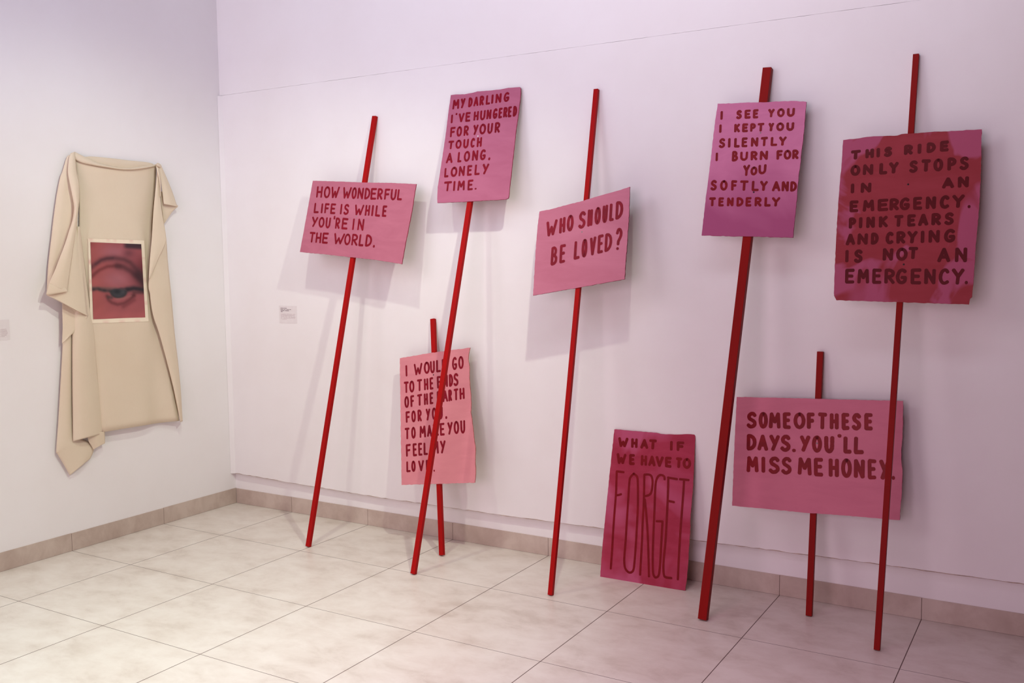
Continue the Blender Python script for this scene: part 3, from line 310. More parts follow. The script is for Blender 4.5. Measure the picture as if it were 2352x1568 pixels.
'cloth': [[[[155,-10469,21052],[248,-9830,20735],[310,-8957,20592],[341,-8165,20581],[310,-7156,20684],[263,-6246,20854],[155,-5260,21012]],[[124,-10391,20218],[217,-9890,20180],[279,-9042,20075],[310,-8169,20062],[279,-7101,20185],[217,-6176,20349],[124,-5320,20514]],[[124,-10304,18964],[155,-9884,18985],[263,-9250,18966],[294,-8213,18994],[263,-7118,19075],[171,-6140,19178],[124,-5475,19215]],[[93,-10369,17353],[124,-9949,17362],[248,-9642,17367],[248,-8261,17401],[248,-6931,17434],[155,-6303,17452],[124,-5713,17467]],[[93,-10510,16658],[124,-10039,16664],[232,-9827,16664],[232,-8287,16685],[232,-6666,16706],[140,-6181,16714],[140,-5763,16720]],[[93,-10622,14578],[124,-10072,14566],[232,-9912,14563],[232,-8344,14528],[232,-6573,14490],[140,-6115,14480],[140,-5876,14474]],[[93,-10695,12256],[124,-10066,12218],[232,-9905,12211],[232,-8330,12115],[232,-6551,12006],[140,-5944,11916],[155,-5596,11845]],[[93,-10706,11088],[124,-10049,11036],[232,-9702,11012],[263,-8332,10902],[232,-6849,10781],[124,-5992,10708],[202,-5263,10652]],[[93,-10716,9446],[124,-9978,9367],[279,-9555,9329],[310,-8424,9257],[279,-6967,9173],[124,-5949,9133],[279,-4968,9089]],[[93,-10753,7798],[124,-9934,7689],[341,-9553,7652],[372,-8388,7593],[341,-6924,7494],[124,-5912,7447],[372,-4751,7388]],[[93,-10757,6258],[124,-9880,6166],[372,-9544,6181],[434,-8423,6178],[403,-6952,6145],[155,-5852,6082],[465,-4640,6052]]],[[[62,-9785,21072],[77,-9294,21125],[93,-7979,21122],[93,-7168,21104],[93,-5922,21102],[77,-5437,21037]],[[93,-9812,20975],[140,-9219,20884],[186,-8063,20858],[186,-7250,20876],[155,-5979,20955],[108,-5465,20973]],[[93,-9822,20791],[124,-9114,20637],[155,-8058,20505],[155,-7245,20518],[140,-5979,20711],[108,-5471,20849]]],[[[99,-10445,21272],[136,-9855,21043],[161,-9132,20803],[174,-8445,20706],[174,-7655,20648],[174,-6838,20728],[161,-5989,20848],[99,-5274,21039]],[[223,-10532,21242],[307,-9977,21008],[363,-9280,20766],[391,-8608,20666],[391,-7821,20609],[391,-7007,20688],[363,-6150,20809],[223,-5375,21008]],[[285,-10572,21051],[392,-10128,20853],[463,-9476,20685],[499,-8653,20597],[499,-7943,20557],[499,-7200,20610],[463,-6351,20739],[285,-5428,20948]],[[236,-10535,20871],[324,-10170,20714],[383,-9540,20623],[412,-8554,20547],[412,-7917,20525],[412,-7242,20552],[383,-6406,20689],[236,-5391,20898]],[[124,-10456,20908],[171,-10060,20755],[202,-9407,20668],[217,-8407,20593],[217,-7768,20571],[217,-7089,20598],[202,-6262,20734],[124,-5299,20936]]],[[[124,-11429,13221],[232,-11335,13219],[263,-11188,13213],[124,-10923,13198]],[[124,-11667,11857],[232,-11519,11850],[263,-11318,11837],[124,-10998,11811]],[[124,-11708,11101],[232,-11560,11093],[263,-11359,11078],[124,-11039,11046]],[[124,-11819,10075],[232,-11653,10063],[263,-11434,10043],[124,-11096,10002]],[[124,-11971,8799],[232,-11778,8783],[263,-11531,8754],[124,-11166,8701]],[[124,-12183,7025],[232,-11941,7051],[263,-11645,7063],[124,-11230,7044]],[[124,-12369,5619],[232,-12039,5835],[263,-11653,6036],[124,-11146,6205]],[[124,-12318,5424],[232,-11843,5582],[263,-11307,5726],[124,-10644,5837]],[[124,-11988,4803],[232,-11479,5079],[263,-10908,5340],[124,-10207,5570]],[[124,-11760,4337],[232,-11318,4639],[263,-10817,4927],[124,-10187,5182]],[[124,-11664,4141],[232,-11324,4388],[263,-10928,4619],[124,-10407,4814]]],[[[248,-10610,6128],[403,-10187,6191],[310,-9579,6206]],[[248,-10529,5781],[403,-10143,5861],[310,-9574,5890]],[[248,-10378,5516],[403,-10075,5567],[310,-9591,5566]],[[248,-10270,5305],[403,-10059,5444],[310,-9669,5531]]],[[[310,-10675,17339],[527,-10775,17331],[558,-10746,17331],[465,-10630,17336],[186,-10383,17350]],[[310,-10827,16421],[527,-10876,16417],[558,-10795,16417],[465,-10628,16420],[186,-10329,16428]],[[310,-10952,15045],[527,-10937,15044],[558,-10792,15042],[465,-10560,15039],[186,-10196,15035]],[[310,-11090,13439],[527,-11004,13439],[558,-10789,13430],[465,-10485,13416],[186,-10047,13394]],[[310,-11201,12408],[527,-11051,12404],[558,-10770,12388],[465,-10400,12364],[186,-9892,12327]],[[310,-11244,11625],[527,-11062,11660],[558,-10750,11679],[465,-10347,11688],[186,-9807,11683]],[[310,-11316,10289],[527,-11110,10279],[558,-10774,10248],[465,-10346,10203],[186,-9779,10136]],[[310,-11394,8740],[527,-11146,8747],[558,-10766,8726],[465,-10293,8686],[186,-9679,8619]],[[310,-11444,7441],[527,-11158,7428],[558,-10739,7381],[465,-10227,7312],[186,-9572,7209]],[[310,-11486,6395],[527,-11171,6450],[558,-10724,6469],[465,-10182,6465],[186,-9496,6424]],[[310,-11503,5969],[527,-11181,6047],[558,-10725,6087],[465,-10174,6103],[186,-9478,6082]]],[[[50,-10700,21084],[112,-10677,21116],[136,-10629,21153],[161,-10581,21189],[124,-10489,21234]],[[74,-10901,20941],[167,-10839,20937],[205,-10738,20941],[242,-10637,20944],[186,-10471,20959]],[[99,-11186,20229],[223,-11069,20230],[273,-10901,20240],[322,-10731,20250],[248,-10474,20273]],[[124,-11366,19877],[279,-11211,19863],[341,-10991,19858],[403,-10769,19852],[310,-10437,19863]],[[124,-11584,19064],[279,-11385,19055],[341,-11122,19053],[403,-10857,19051],[310,-10480,19062]],[[124,-11826,17922],[279,-11595,17925],[341,-11299,17934],[403,-11001,17942],[310,-10591,17960]],[[124,-12027,16795],[279,-11798,16812],[341,-11505,16832],[403,-11209,16853],[310,-10802,16879]],[[124,-12176,15992],[279,-11996,15994],[341,-11753,15998],[403,-11507,16002],[310,-11153,16008]],[[124,-12310,15186],[279,-12169,15187],[341,-11966,15188],[403,-11761,15189],[310,-11449,15189]],[[136,-12406,14392],[307,-12325,14391],[375,-12177,14387],[443,-12028,14384],[341,-11763,14377]],[[149,-12472,13787],[335,-12448,13715],[409,-12351,13639],[484,-12253,13563],[372,-12031,13479]]],[[[347,-10741,18477],[434,-10759,18445],[477,-10746,18415],[456,-10688,18390],[325,-10554,18372]],[[397,-10915,17786],[496,-10926,17686],[546,-10904,17589],[521,-10830,17495],[372,-10669,17406]],[[446,-11204,16801],[558,-11149,16788],[614,-11056,16777],[586,-10904,16769],[419,-10654,16765]],[[496,-11533,15959],[620,-11406,15958],[682,-11235,15957],[651,-10999,15958],[465,-10652,15961]],[[496,-11864,15351],[620,-11645,15348],[682,-11381,15345],[651,-11051,15342],[465,-10609,15340]],[[496,-12154,14545],[620,-11840,14538],[682,-11481,14530],[651,-11052,14520],[465,-10509,14507]],[[496,-12476,13993],[620,-12067,13879],[682,-11610,13761],[651,-11081,13639],[465,-10433,13507]],[[521,-12711,13800],[651,-12245,13570],[716,-11728,13335],[684,-11132,13090],[488,-10410,12831]],[[546,-12478,13668],[682,-12072,13437],[750,-11613,13200],[716,-11076,12953],[511,-10407,12692]],[[570,-11924,13364],[713,-11656,13178],[784,-11336,12988],[749,-10939,12789],[535,-10409,12576]]],[[[273,-11692,13464],[322,-11260,13255],[347,-10804,13042],[322,-10306,12823]],[[341,-11747,13308],[403,-11308,13083],[434,-10841,12853],[403,-10321,12615]],[[341,-11773,12739],[403,-11331,12678],[434,-10860,12614],[403,-10338,12546]],[[341,-11794,12078],[403,-11447,12126],[434,-11075,12172],[403,-10655,12215]],[[341,-11842,11555],[403,-11586,11684],[434,-11305,11810],[403,-10980,11934]],[[341,-11876,11215],[403,-11791,11317],[434,-11685,11417],[403,-11536,11512]]],[[[419,-11629,13235],[446,-10993,12953],[474,-10343,12664]],[[465,-11465,13137],[496,-10937,12859],[527,-10398,12575]],[[465,-11127,12845],[496,-10799,12672],[527,-10468,12498]],[[465,-10788,12480],[496,-10721,12442],[527,-10655,12404]]],[[[239,-10775,21156],[282,-10728,21183],[293,-10658,21214],[250,-10550,21252]],[[341,-10964,20817],[403,-10881,20813],[419,-10766,20814],[357,-10596,20825]],[[443,-11120,20147],[524,-11010,20121],[544,-10857,20101],[463,-10633,20091]],[[546,-11121,19580],[645,-11012,19574],[670,-10850,19576],[570,-10600,19589]],[[614,-11054,18905],[725,-10997,18903],[753,-10882,18908],[642,-10668,18924]],[[682,-11031,18339],[806,-11023,18365],[837,-10950,18397],[713,-10769,18440]],[[682,-11150,17680],[806,-11143,17706],[837,-11073,17738],[713,-10893,17777]],[[682,-11402,17050],[806,-11352,17070],[837,-11239,17093],[713,-11017,17123]],[[682,-11647,16429],[806,-11565,16428],[837,-11419,16429],[713,-11165,16434]],[[682,-12086,15508],[806,-11922,15506],[837,-11693,15505],[713,-11357,15504]],[[682,-12282,15085],[806,-12081,15097],[837,-11815,15108],[713,-11440,15119]],[[682,-12541,14621],[806,-12292,14593],[837,-11978,14564],[713,-11554,14531]],[[682,-12669,14390],[806,-12407,14298],[837,-12079,14203],[713,-11643,14103]],[[682,-12607,14288],[806,-12376,14189],[837,-12081,14086],[713,-11677,13977]]],[[[713,-12689,14391],[806,-12300,14275],[775,-11821,14154]],[[749,-12806,14094],[846,-12306,14035],[814,-11709,13970]],[[713,-12841,13806],[806,-12347,13868],[775,-11759,13926]],[[570,-12338,13876],[645,-12031,13906],[620,-11653,13933]]],[[[202,-5344,20978],[232,-5308,20937],[202,-5221,20905],[93,-5071,20881]],[[282,-5371,20534],[325,-5337,20474],[282,-5232,20423],[130,-5038,20384]],[[363,-5613,19395],[419,-5557,19412],[363,-5410,19439],[167,-5149,19479]],[[403,-5817,18305],[465,-5672,18314],[403,-5427,18332],[186,-5052,18359]],[[403,-5989,16885],[465,-5717,16871],[403,-5342,16862],[186,-4835,16857]],[[403,-6203,15474],[465,-5846,15512],[403,-5385,15552],[186,-4789,15593]],[[403,-6372,14114],[465,-5925,14102],[403,-5370,14086],[186,-4678,14066]],[[403,-6300,13655],[465,-5863,13644],[403,-5319,13627],[186,-4638,13605]],[[403,-6242,12973],[465,-5810,12943],[403,-5270,12907],[186,-4593,12861]],[[403,-6108,12249],[465,-5706,12222],[403,-5198,12187],[186,-4553,12140]],[[403,-5779,11333],[465,-5468,11313],[403,-5052,11281],[186,-4502,11236]],[[443,-5394,9813],[511,-5178,9785],[443,-4848,9740],[205,-4372,9673]],[[484,-5012,8139],[558,-4897,8125],[484,-4657,8088],[223,-4261,8021]],[[524,-4730,6539],[605,-4712,6559],[524,-4559,6549],[242,-4238,6500]],[[524,-4623,5976],[605,-4635,6002],[524,-4512,5994],[242,-4220,5945]]],[[[434,-5474,20634],[484,-5469,20631],[446,-5393,20639]],[[488,-5692,19533],[544,-5595,19536],[502,-5417,19548]],[[542,-5930,18338],[605,-5695,18345],[558,-5371,18359]],[[542,-6104,16930],[605,-5675,16935],[558,-5151,16945]],[[542,-6173,16460],[605,-5736,16476],[558,-5204,16494]],[[542,-6326,15473],[605,-6107,15496],[558,-5799,15520]],[[542,-6449,14488],[605,-6462,14476],[558,-6389,14462]]],[[[239,-5162,19475],[282,-5045,19480],[260,-4873,19490]],[[341,-5204,18772],[403,-4741,18790],[372,-4193,18816]],[[341,-5186,18523],[403,-4670,18586],[372,-4068,18657]],[[307,-5103,18103],[363,-4788,18244],[335,-4401,18392]],[[239,-4985,17625],[282,-4968,17691],[260,-4898,17760]]],[[[263,-5286,21028],[294,-5192,20997],[202,-4996,20980]],[[316,-5254,20830],[353,-5175,20840],[242,-4973,20868]],[[422,-5279,20402],[471,-5130,20409],[322,-4816,20439]],[[474,-5255,19930],[530,-5034,19942],[363,-4626,19975]],[[527,-5236,19334],[589,-4922,19348],[403,-4397,19385]],[[580,-5228,18836],[648,-4842,18814],[443,-4221,18812]],[[580,-5202,18753],[648,-4783,18697],[443,-4128,18659]]],[[[223,-5406,20984],[372,-5464,21026],[223,-5280,21105]],[[372,-5470,20908],[620,-5563,20954],[372,-5252,21061]],[[372,-5384,20829],[620,-5455,20865],[372,-5120,20961]],[[223,-5143,20819],[372,-5190,20831],[223,-4994,20880]]],[[[471,-5580,20894],[521,-5511,20835],[471,-5361,20788]],[[589,-5589,20518],[651,-5550,20420],[589,-5409,20334]],[[589,-5474,19936],[651,-5485,19920],[589,-5394,19916]],[[589,-5462,19146],[651,-5495,19142],[589,-5426,19148]]]],
'paint': [[271,-9875,16523],[271,-6642,16448],[271,-6582,12295],[271,-9921,12383]],
'margin': [[257,-9999,16720],[257,-6424,16660],[257,-6361,12045],[257,-10084,12164]],
'nails': [[200,-10532,21180],[200,-5222,20987]]
}

# ------------------------------------------------------------------ brush lettering
def cr(pts, n=5):
    out = []
    P = [pts[0]] + list(pts) + [pts[-1]]
    for i in range(1, len(P) - 2):
        p0, p1, p2, p3 = P[i - 1], P[i], P[i + 1], P[i + 2]
        for k in range(n):
            t = k / n
            out.append(tuple(0.5 * (2 * p1[d] + (p2[d] - p0[d]) * t + (2 * p0[d] - 5 * p1[d] + 4 * p2[d] - p3[d]) * t * t
                                    + (3 * p1[d] - p0[d] - 3 * p2[d] + p3[d]) * t ** 3) for d in (0, 1)))
    out.append(tuple(pts[-1]))
    return out
def arc(cx, cy, rx, ry, a0, a1, n=20):
    return [(cx + rx * math.cos(math.radians(a0 + (a1 - a0) * i / n)), cy + ry * math.sin(math.radians(a0 + (a1 - a0) * i / n))) for i in range(n + 1)]
FONT = {
 'A': [[(0, 0), (.5, 1)], [(.5, 1), (1, 0)], [(.2, .33), (.82, .33)]],
 'B': [[(.02, 0), (.04, 1)], cr([(.04, 1), (.5, 1), (.85, .87), (.82, .66), (.5, .54), (.08, .5)]), cr([(.08, .52), (.6, .5), (1, .36), (.98, .14), (.6, .02), (.02, 0)])],
 'C': [cr([(1, .84), (.82, .97), (.55, 1), (.22, .86), (.02, .55), (.06, .25), (.3, .04), (.65, 0), (1, .1)])],
 'D': [[(0, 0), (.02, 1)], cr([(.02, 1), (.45, .97), (.85, .8), (1, .52), (.86, .22), (.45, .04), (0, 0)])],
 'E': [[(.04, 0), (.02, 1)], [(.02, 1), (1, 1)], [(.04, .52), (.84, .52)], [(.04, 0), (1, 0)]],
 'F': [[(.04, 0), (.02, 1)], [(.02, 1), (1, 1)], [(.04, .5), (.85, .52)]],
 'G': [cr([(.95, .88), (.75, .99), (.5, 1), (.2, .85), (.02, .52), (.08, .22), (.35, .02), (.7, .02), (.94, .16), (.98, .4)]), [(.55, .42), (1, .42)]],
 'H': [[(.04, 0), (.04, 1)], [(.96, 0), (.96, 1)], [(.04, .48), (.96, .5)]],
 'I': [[(.5, 0), (.5, 1)]],
 'K': [[(.02, 0), (.02, 1)], [(.95, 1), (.05, .45)], [(.28, .55), (1, 0)]],
 'L': [[(.06, 1), (.02, 0)], [(.02, 0), (1, .0)]],
 'M': [[(0, 0), (.1, 1)], [(.1, 1), (.5, .38)], [(.5, .38), (.92, 1)], [(.92, 1), (1, 0)]],
 'N': [[(.02, 0), (.04, 1)], [(.04, 1), (.95, .02)], [(.95, 0), (.98, 1)]],
 'O': [arc(.5, .5, .5, .5, 90, 450, 28)],
 'P': [[(.04, 0), (.04, 1)], cr([(.04, 1), (.6, .99), (.98, .82), (.92, .58), (.5, .46), (.06, .44)])],
 'R': [[(.04, 0), (.04, 1)], cr([(.04, 1), (.6, .99), (.95, .82), (.88, .6), (.5, .48), (.08, .45)]), [(.35, .47), (1, 0)]],
 'S': [cr([(.95, .86), (.72, .99), (.38, .98), (.12, .82), (.2, .62), (.55, .5), (.88, .36), (.92, .16), (.62, .01), (.28, .0), (0, .12)])],
 'T': [[(0, 1), (1, 1)], [(.52, 1), (.46, 0)]],
 'U': [cr([(.02, 1), (.02, .5), (.08, .18), (.35, 0), (.65, .0), (.92, .2), (.97, .5), (1, 1)])],
 'V': [[(0, 1), (.5, 0)], [(.5, 0), (1, 1)]],
 'W': [[(0, 1), (.2, 0)], [(.2, 0), (.48, .58)], [(.48, .58), (.68, .02)], [(.68, .02), (1, 1)]],
 'Y': [[(1, 1), (.22, 0)], [(0, 1), (.52, .42)]],
 'y': [[(0, 1), (.5, .5)], [(1, 1), (.5, .5)], [(.5, .5), (.44, 0)]],
 '?': [cr([(.02, .82), (.2, .97), (.55, 1), (.92, .86), (.95, .66), (.6, .48), (.38, .38), (.34, .24)]), [(.22, .02), (.3, .02)]],
 '.': [[(.35, .5), (.65, .5)]],
 ',': [[(.75, 1), (.7, .5), (.2, 0)]],
 "'": [[(.5, 1), (.4, 0)]],
}
class Brush:
    def __init__(s): s.v = []; s.f = []; s.k = 0
    def stroke(s, pts, w, y):
        y = y - 0.00002 * (s.k % 12); s.k += 1
        pts = [Vector(p) for p in pts]
        q = [pts[0]]
        for p in pts[1:]:
            if (p - q[-1]).length > 1e-5: q.append(p)
        if len(q) < 2: q.append(q[0] + Vector((w * .02, 0)))
        pts = q; n = len(pts)
        L = []; R = []
        for i, p in enumerate(pts):
            t = (pts[min(i + 1, n - 1)] - pts[max(i - 1, 0)]).normalized()
            nn = Vector((-t.y, t.x)); h = w / 2 * (1 + random.uniform(-.05, .05))
            L.append(p + nn * h); R.append(p - nn * h)
        t0 = (pts[1] - pts[0]).normalized(); t1 = (pts[-1] - pts[-2]).normalized()
        def cap(c, a, b, t):
            h = (a - b).length / 2; mid = (a + b) / 2; d = (a - b).normalized(); out = []
            for k in range(1, 6):
                an = math.pi * k / 6
                out.append(mid + d * math.cos(an) * h + t * math.sin(an) * h * 0.8)
            return out
        poly = L + cap(pts[-1], L[-1], R[-1], t1) + R[::-1] + cap(pts[0], R[0], L[0], -t0)
        base = len(s.v)
        s.v += [(p.x, y, p.y) for p in L] + [(p.x, y, p.y) for p in R]
        for i in range(n - 1): s.f.append((base + i, base + n + i, base + n + i + 1, base + i + 1))
        for cp, a, b in ((cap(pts[-1], L[-1], R[-1], t1), n - 1, 2 * n - 1), (cap(pts[0], R[0], L[0], -t0), n, 0)):
            c0 = len(s.v); s.v += [(p.x, y, p.y) for p in cp]
            s.f.append(tuple([base + a] + [c0 + i for i in range(len(cp))] + [base + b])[::-1])
    def letter(s, rec, sw, y):
        ch = rec[0]; bl = Vector((rec[1], rec[2])) / 1e4; br = Vector((rec[3], rec[4])) / 1e4; up = Vector((rec[5], rec[6])) / 1e4
        ax = br - bl; lx = ax.length; ly = up.length
        ix = min(sw / 2 / lx, .5) if lx > 1e-6 else .5
        iy = min(sw / 2 / ly, .5)
        jit = lambda: random.uniform(-.02, .02)
        for st in FONT[ch]:
            a, b = jit(), jit()
            P = []
            for i, (u, v_) in enumerate(st):
                if len(st) == 2: u += jit() * .8; v_ += jit() * .8
                u = ix + u * (1 - 2 * ix); v_ = iy + v_ * (1 - 2 * iy)
                P.append(bl + ax * u + up * v_)
            if ch in '.': s.stroke(P, max(sw, min(lx, ly)), y)
            else: s.stroke(P, sw * (1 + jit() * 2), y)

BOLD = dict(A=1.25, B=1.2, C=1.2, D=1.1, E=1.25, F=1.2, G=1.12, H=1.25)
def write_lines(rec, board, y, mat):
    # one mesh for each written line; words painted far apart stay apart
    for line in rec['t']:
        runs = [[line[0]]]
        for a, b in zip(line, line[1:]):
            gap = (b[1] - a[3]) / 1e4; h = min(math.hypot(a[5], a[6]), math.hypot(b[5], b[6])) / 1e4
            if b[0] not in ".," and gap > max(0.014, 0.36 * h): runs.append([])
            runs[-1].append(b)
        for run in runs:
            br = Brush()
            for l in run: br.letter(l, rec['sw'] * BOLD[rec['k']], y)
            link_mesh('text_line', br.v, br.f, mat, board)

TH = 0.006
def placard_board(rec, parent, yf, mats, torn, name='board'):
    ol = [Vector(p) for p in rec['ol']]
    pts = []
    for a, b in zip(ol, ol[1:] + ol[:1]):
        n = max(1, int((b - a).length / 0.012))
        d = (b - a).normalized(); nn = Vector((-d.y, d.x))
        for k in range(n):
            q = a + (b - a) * k / n
            pts.append(q + nn * random.uniform(-torn, torn) * (0.4 if k == 0 else 1))
    n = len(pts)
    v = [(p.x, yf, p.y) for p in pts] + [(p.x + random.uniform(-.0006, .0006), yf + TH, p.y + random.uniform(-.0006, .0006)) for p in pts]
    f = [tuple(range(n))[::-1], tuple(range(n, 2 * n))]; mi = [0, 1]
    for i in range(n):
        j = (i + 1) % n
        f.append((i, j, n + j, n + i)); mi.append(1)
    o = link_mesh(name, v, f, mats, parent, False, mi)
    bm = bmesh.new(); bm.from_mesh(o.data); bmesh.ops.recalc_face_normals(bm, faces=bm.faces); bm.to_mesh(o.data); bm.free()
    return o

def screws(rec, board, yf):
    for x, z, kind in rec['scr']:
        v = [(x, yf - 0.0016, z)]; f = []
        n = 14; r = 0.0042
        for k in range(n):
            a = 2 * math.pi * k / n
            v += [(x + r * .55 * math.cos(a), yf - 0.0015, z + r * .55 * math.sin(a)), (x + r * math.cos(a), yf + 0.0003, z + r * math.sin(a))]
        for k in range(n):
            a = 1 + 2 * k; b = 1 + 2 * ((k + 1) % n)
            f += [(0, a, b), (a, a + 1, b + 1, b)]
        link_mesh('screw', v, f, M_SCREW[kind], board, True)

def root_frame(o, rec):
    X = Vector(rec['X']).normalized(); U = Vector(rec['U']).normalized(); Y = U.cross(X)
    mm = Matrix((X, Y, U)).transposed().to_4x4(); b = Vector(rec['b'])
    w, d = rec['w'], rec['d']
    low = min((mm.to_3x3() @ Vector((sx * w / 2, sy * d / 2, 0))).z for sx in (-1, 1) for sy in (-1, 1)) if w else 0
    b.z = -low + 0.0002 if w else b.z
    mm.translation = b; o.matrix_world = mm

PINK = srgb(214, 128, 156); PINK2 = srgb(206, 119, 148)
EDGE = mat_plain('cardboard_edge', srgb(150, 62, 78), 0.8, 0.1, 0.1, 60)
EDGE_DARK = mat_plain('crimson_cardboard_edge', srgb(118, 22, 40), 0.7, 0.1, 0.1, 60)
EDGE_TAN = mat_plain('raw_cardboard_edge', srgb(176, 110, 100), 0.85, 0.1, 0.16, 60)
def letters_mat(n, c): return mat_board(n, tuple(x * .86 for x in c[:3]) + (1,), tuple(min(1, x * 1.14) for x in c[:3]) + (1,), None, seed=3.3, rough=0.4)
L_A = letters_mat('crimson_lettering', srgb(132, 12, 34))
L_F = letters_mat('dark_red_lettering', srgb(128, 10, 22))
L_E = letters_mat('wine_lettering', srgb(124, 10, 20))
L_H = letters_mat('oxblood_lettering', srgb(92, 6, 16))
B_A = mat_board('pink_board_paint', srgb(190, 112, 132), srgb(181, 104, 124), seed=1.0)
B_B = mat_board('pink_board_paint_cool', srgb(188, 109, 136), srgb(180, 101, 128), seed=2.0)
B_C = mat_board('pink_board_paint_pale', srgb(220, 141, 149), srgb(213, 133, 142), seed=3.0)
B_D = mat_board('pink_board_paint_brushed', srgb(200, 122, 144), srgb(192, 113, 135), seed=4.0)
B_E = mat_board('crimson_board_paint', srgb(172, 56, 82), srgb(160, 46, 70), srgb(188, 84, 118), (0.46, 0.60), 5.2, 3.4)
B_F = mat_board('magenta_board_paint', srgb(212, 128, 166), srgb(202, 118, 156), srgb(172, 84, 126), (0.44, 0.72), 7.4, 2.6, where=('foot', 0.0, 1.94, 0.2, 0.3, 0.32))
B_G = mat_board('rose_board_paint', srgb(210, 122, 144), srgb(202, 114, 137), seed=6.0)
B_H = mat_board('oxblood_board_paint', srgb(158, 58, 68), srgb(150, 52, 60), srgb(174, 82, 112), (0.535, 0.59), 12.5, 5.0, where=('rim', 0.0, 1.70, 0.262, 0.355, 0.24))

SIGNS = [
 ('A', [B_A, EDGE], L_A, M_RED, .0006, 'landscape pink placard on red pole reading HOW WONDERFUL LIFE IS WHILE YOU\'RE IN THE WORLD'),
 ('B', [B_B, EDGE], L_A, M_RED, .0006, 'tall pink placard on red pole reading MY DARLING I\'VE HUNGERED FOR YOUR TOUCH'),
 ('C', [B_C, EDGE_TAN], L_A, M_RED, .0012, 'short-poled pale pink placard reading I WOULD GO TO THE ENDS OF THE EARTH'),
 ('D', [B_D, EDGE_DARK], L_A, M_RED, .0010, 'tilted pink placard with dark red edges on pole reading WHO SHOULD BE LOVED?'),
 ('F', [B_F, EDGE], L_F, M_REDDARK, .0010, 'streaky magenta-pink placard on thick dark red pole reading I SEE YOU I KEPT YOU SILENTLY'),
 ('G', [B_G, EDGE], L_F, M_REDDARK, .0008, 'short-poled wide rose placard reading SOME OF THESE DAYS, YOU\'LL MISS ME HONEY'),
 ('H', [B_H, EDGE_TAN], L_H, M_REDDARK, .0010, 'large blotchy dark red placard on pole reading THIS RIDE ONLY STOPS IN AN EMERGENCY'),
]
for key, bm_, lm_, pm_, torn, label in SIGNS:
    random.seed(ord(key))
    rec = D[key]
    root = bpy.data.objects.new('protest_sign', None); C.objects.link(root)
    root.empty_display_size = 0.1
    root_frame(root, rec)
    tag(root, label, 'sign', 'placards on red poles leaning on the white wall')
    w, d, L = rec['w'], rec['d'], rec['L']
    p = MB(); p.box((-w / 2, -d / 2, 0), (w / 2, d / 2, L)); p.build('pole', pm_, root, 0.0016, 2)
    yf = -d / 2 - TH
    board = placard_board(rec, root, yf, bm_, torn)
    write_lines(rec, board, yf - 0.0006, lm_)
    screws(rec, board, yf)

# the placard without a pole, standing on the floor against the wall
random.seed(77)
rec = D['E']
root = bpy.data.objects.new('leaning_placard', None); C.objects.link(root); root.empty_display_size = 0.1
root_frame(root, rec)
tag(root, 'crimson cardboard placard without a pole on the floor reading WHAT IF WE HAVE TO FORGET', 'sign')
board = placard_board(rec, root, 0.0, [B_E, EDGE_TAN], .0008)
write_lines(rec, board, -0.0006, L_E)
br = Brush()
for st in rec['fg']:
    P = [(a / 1e4, b / 1e4) for a, b in st]
    br.stroke(cr(P, 6) if len(P) > 2 else P, 0.0108, -0.0006)
link_mesh('text_line', br.v, br.f, L_E, board)

# ------------------------------------------------------------------ draped cloth with the painted eye on the left wall
cloth = bpy.data.objects.new('draped_cloth', None); C.objects.link(cloth); cloth.empty_display_size = 0.1
base = Vector((0.0, -1.02, 0.55)); cloth.location = base
tag(cloth, 'cream cotton cloth pinned and draped on left wall, painted with a red eye', 'cloth')
v = []; f = []
def cr1(p0, p1, p2, p3, t):
    return 0.5 * (2 * p1 + (p2 - p0) * t + (2 * p0 - 5 * p1 + 4 * p2 - p3) * t * t + (3 * p1 - p0 - 3 * p2 + p3) * t ** 3)
def resample(row, n):
    P = [row[0]] + row + [row[-1]]; out = []
    for i in range(1, len(P) - 2):
        for k in range(n): out.append(cr1(P[i - 1], P[i], P[i + 1], P[i + 2], k / n))
    out.append(row[-1]); return out
for g in D['cloth']:
    rows = [[Vector(q) / 1e4 for q in r] for r in g]
    n = 3 if len(rows) * len(rows[0]) > 40 else 5
    rows = [resample(r, n) for r in rows]
    cols = [resample(list(c), n) for c in zip(*rows)]
    rows = list(zip(*cols))
    b0 = len(v); nr, nc = len(rows), len(rows[0])
    for r in rows: v += [tuple(q - base) for q in r]
    for i in range(nr - 1):
        for j in range(nc - 1):
            a = b0 + i * nc + j
            f.append((a, a + nc, a + nc + 1, a + 1))
body = link_mesh('cloth_body', v, f, M_CLOTH, cloth, True)
so = body.modifiers.new('thickness', 'SOLIDIFY'); so.thickness = 0.0012; so.offset = 0

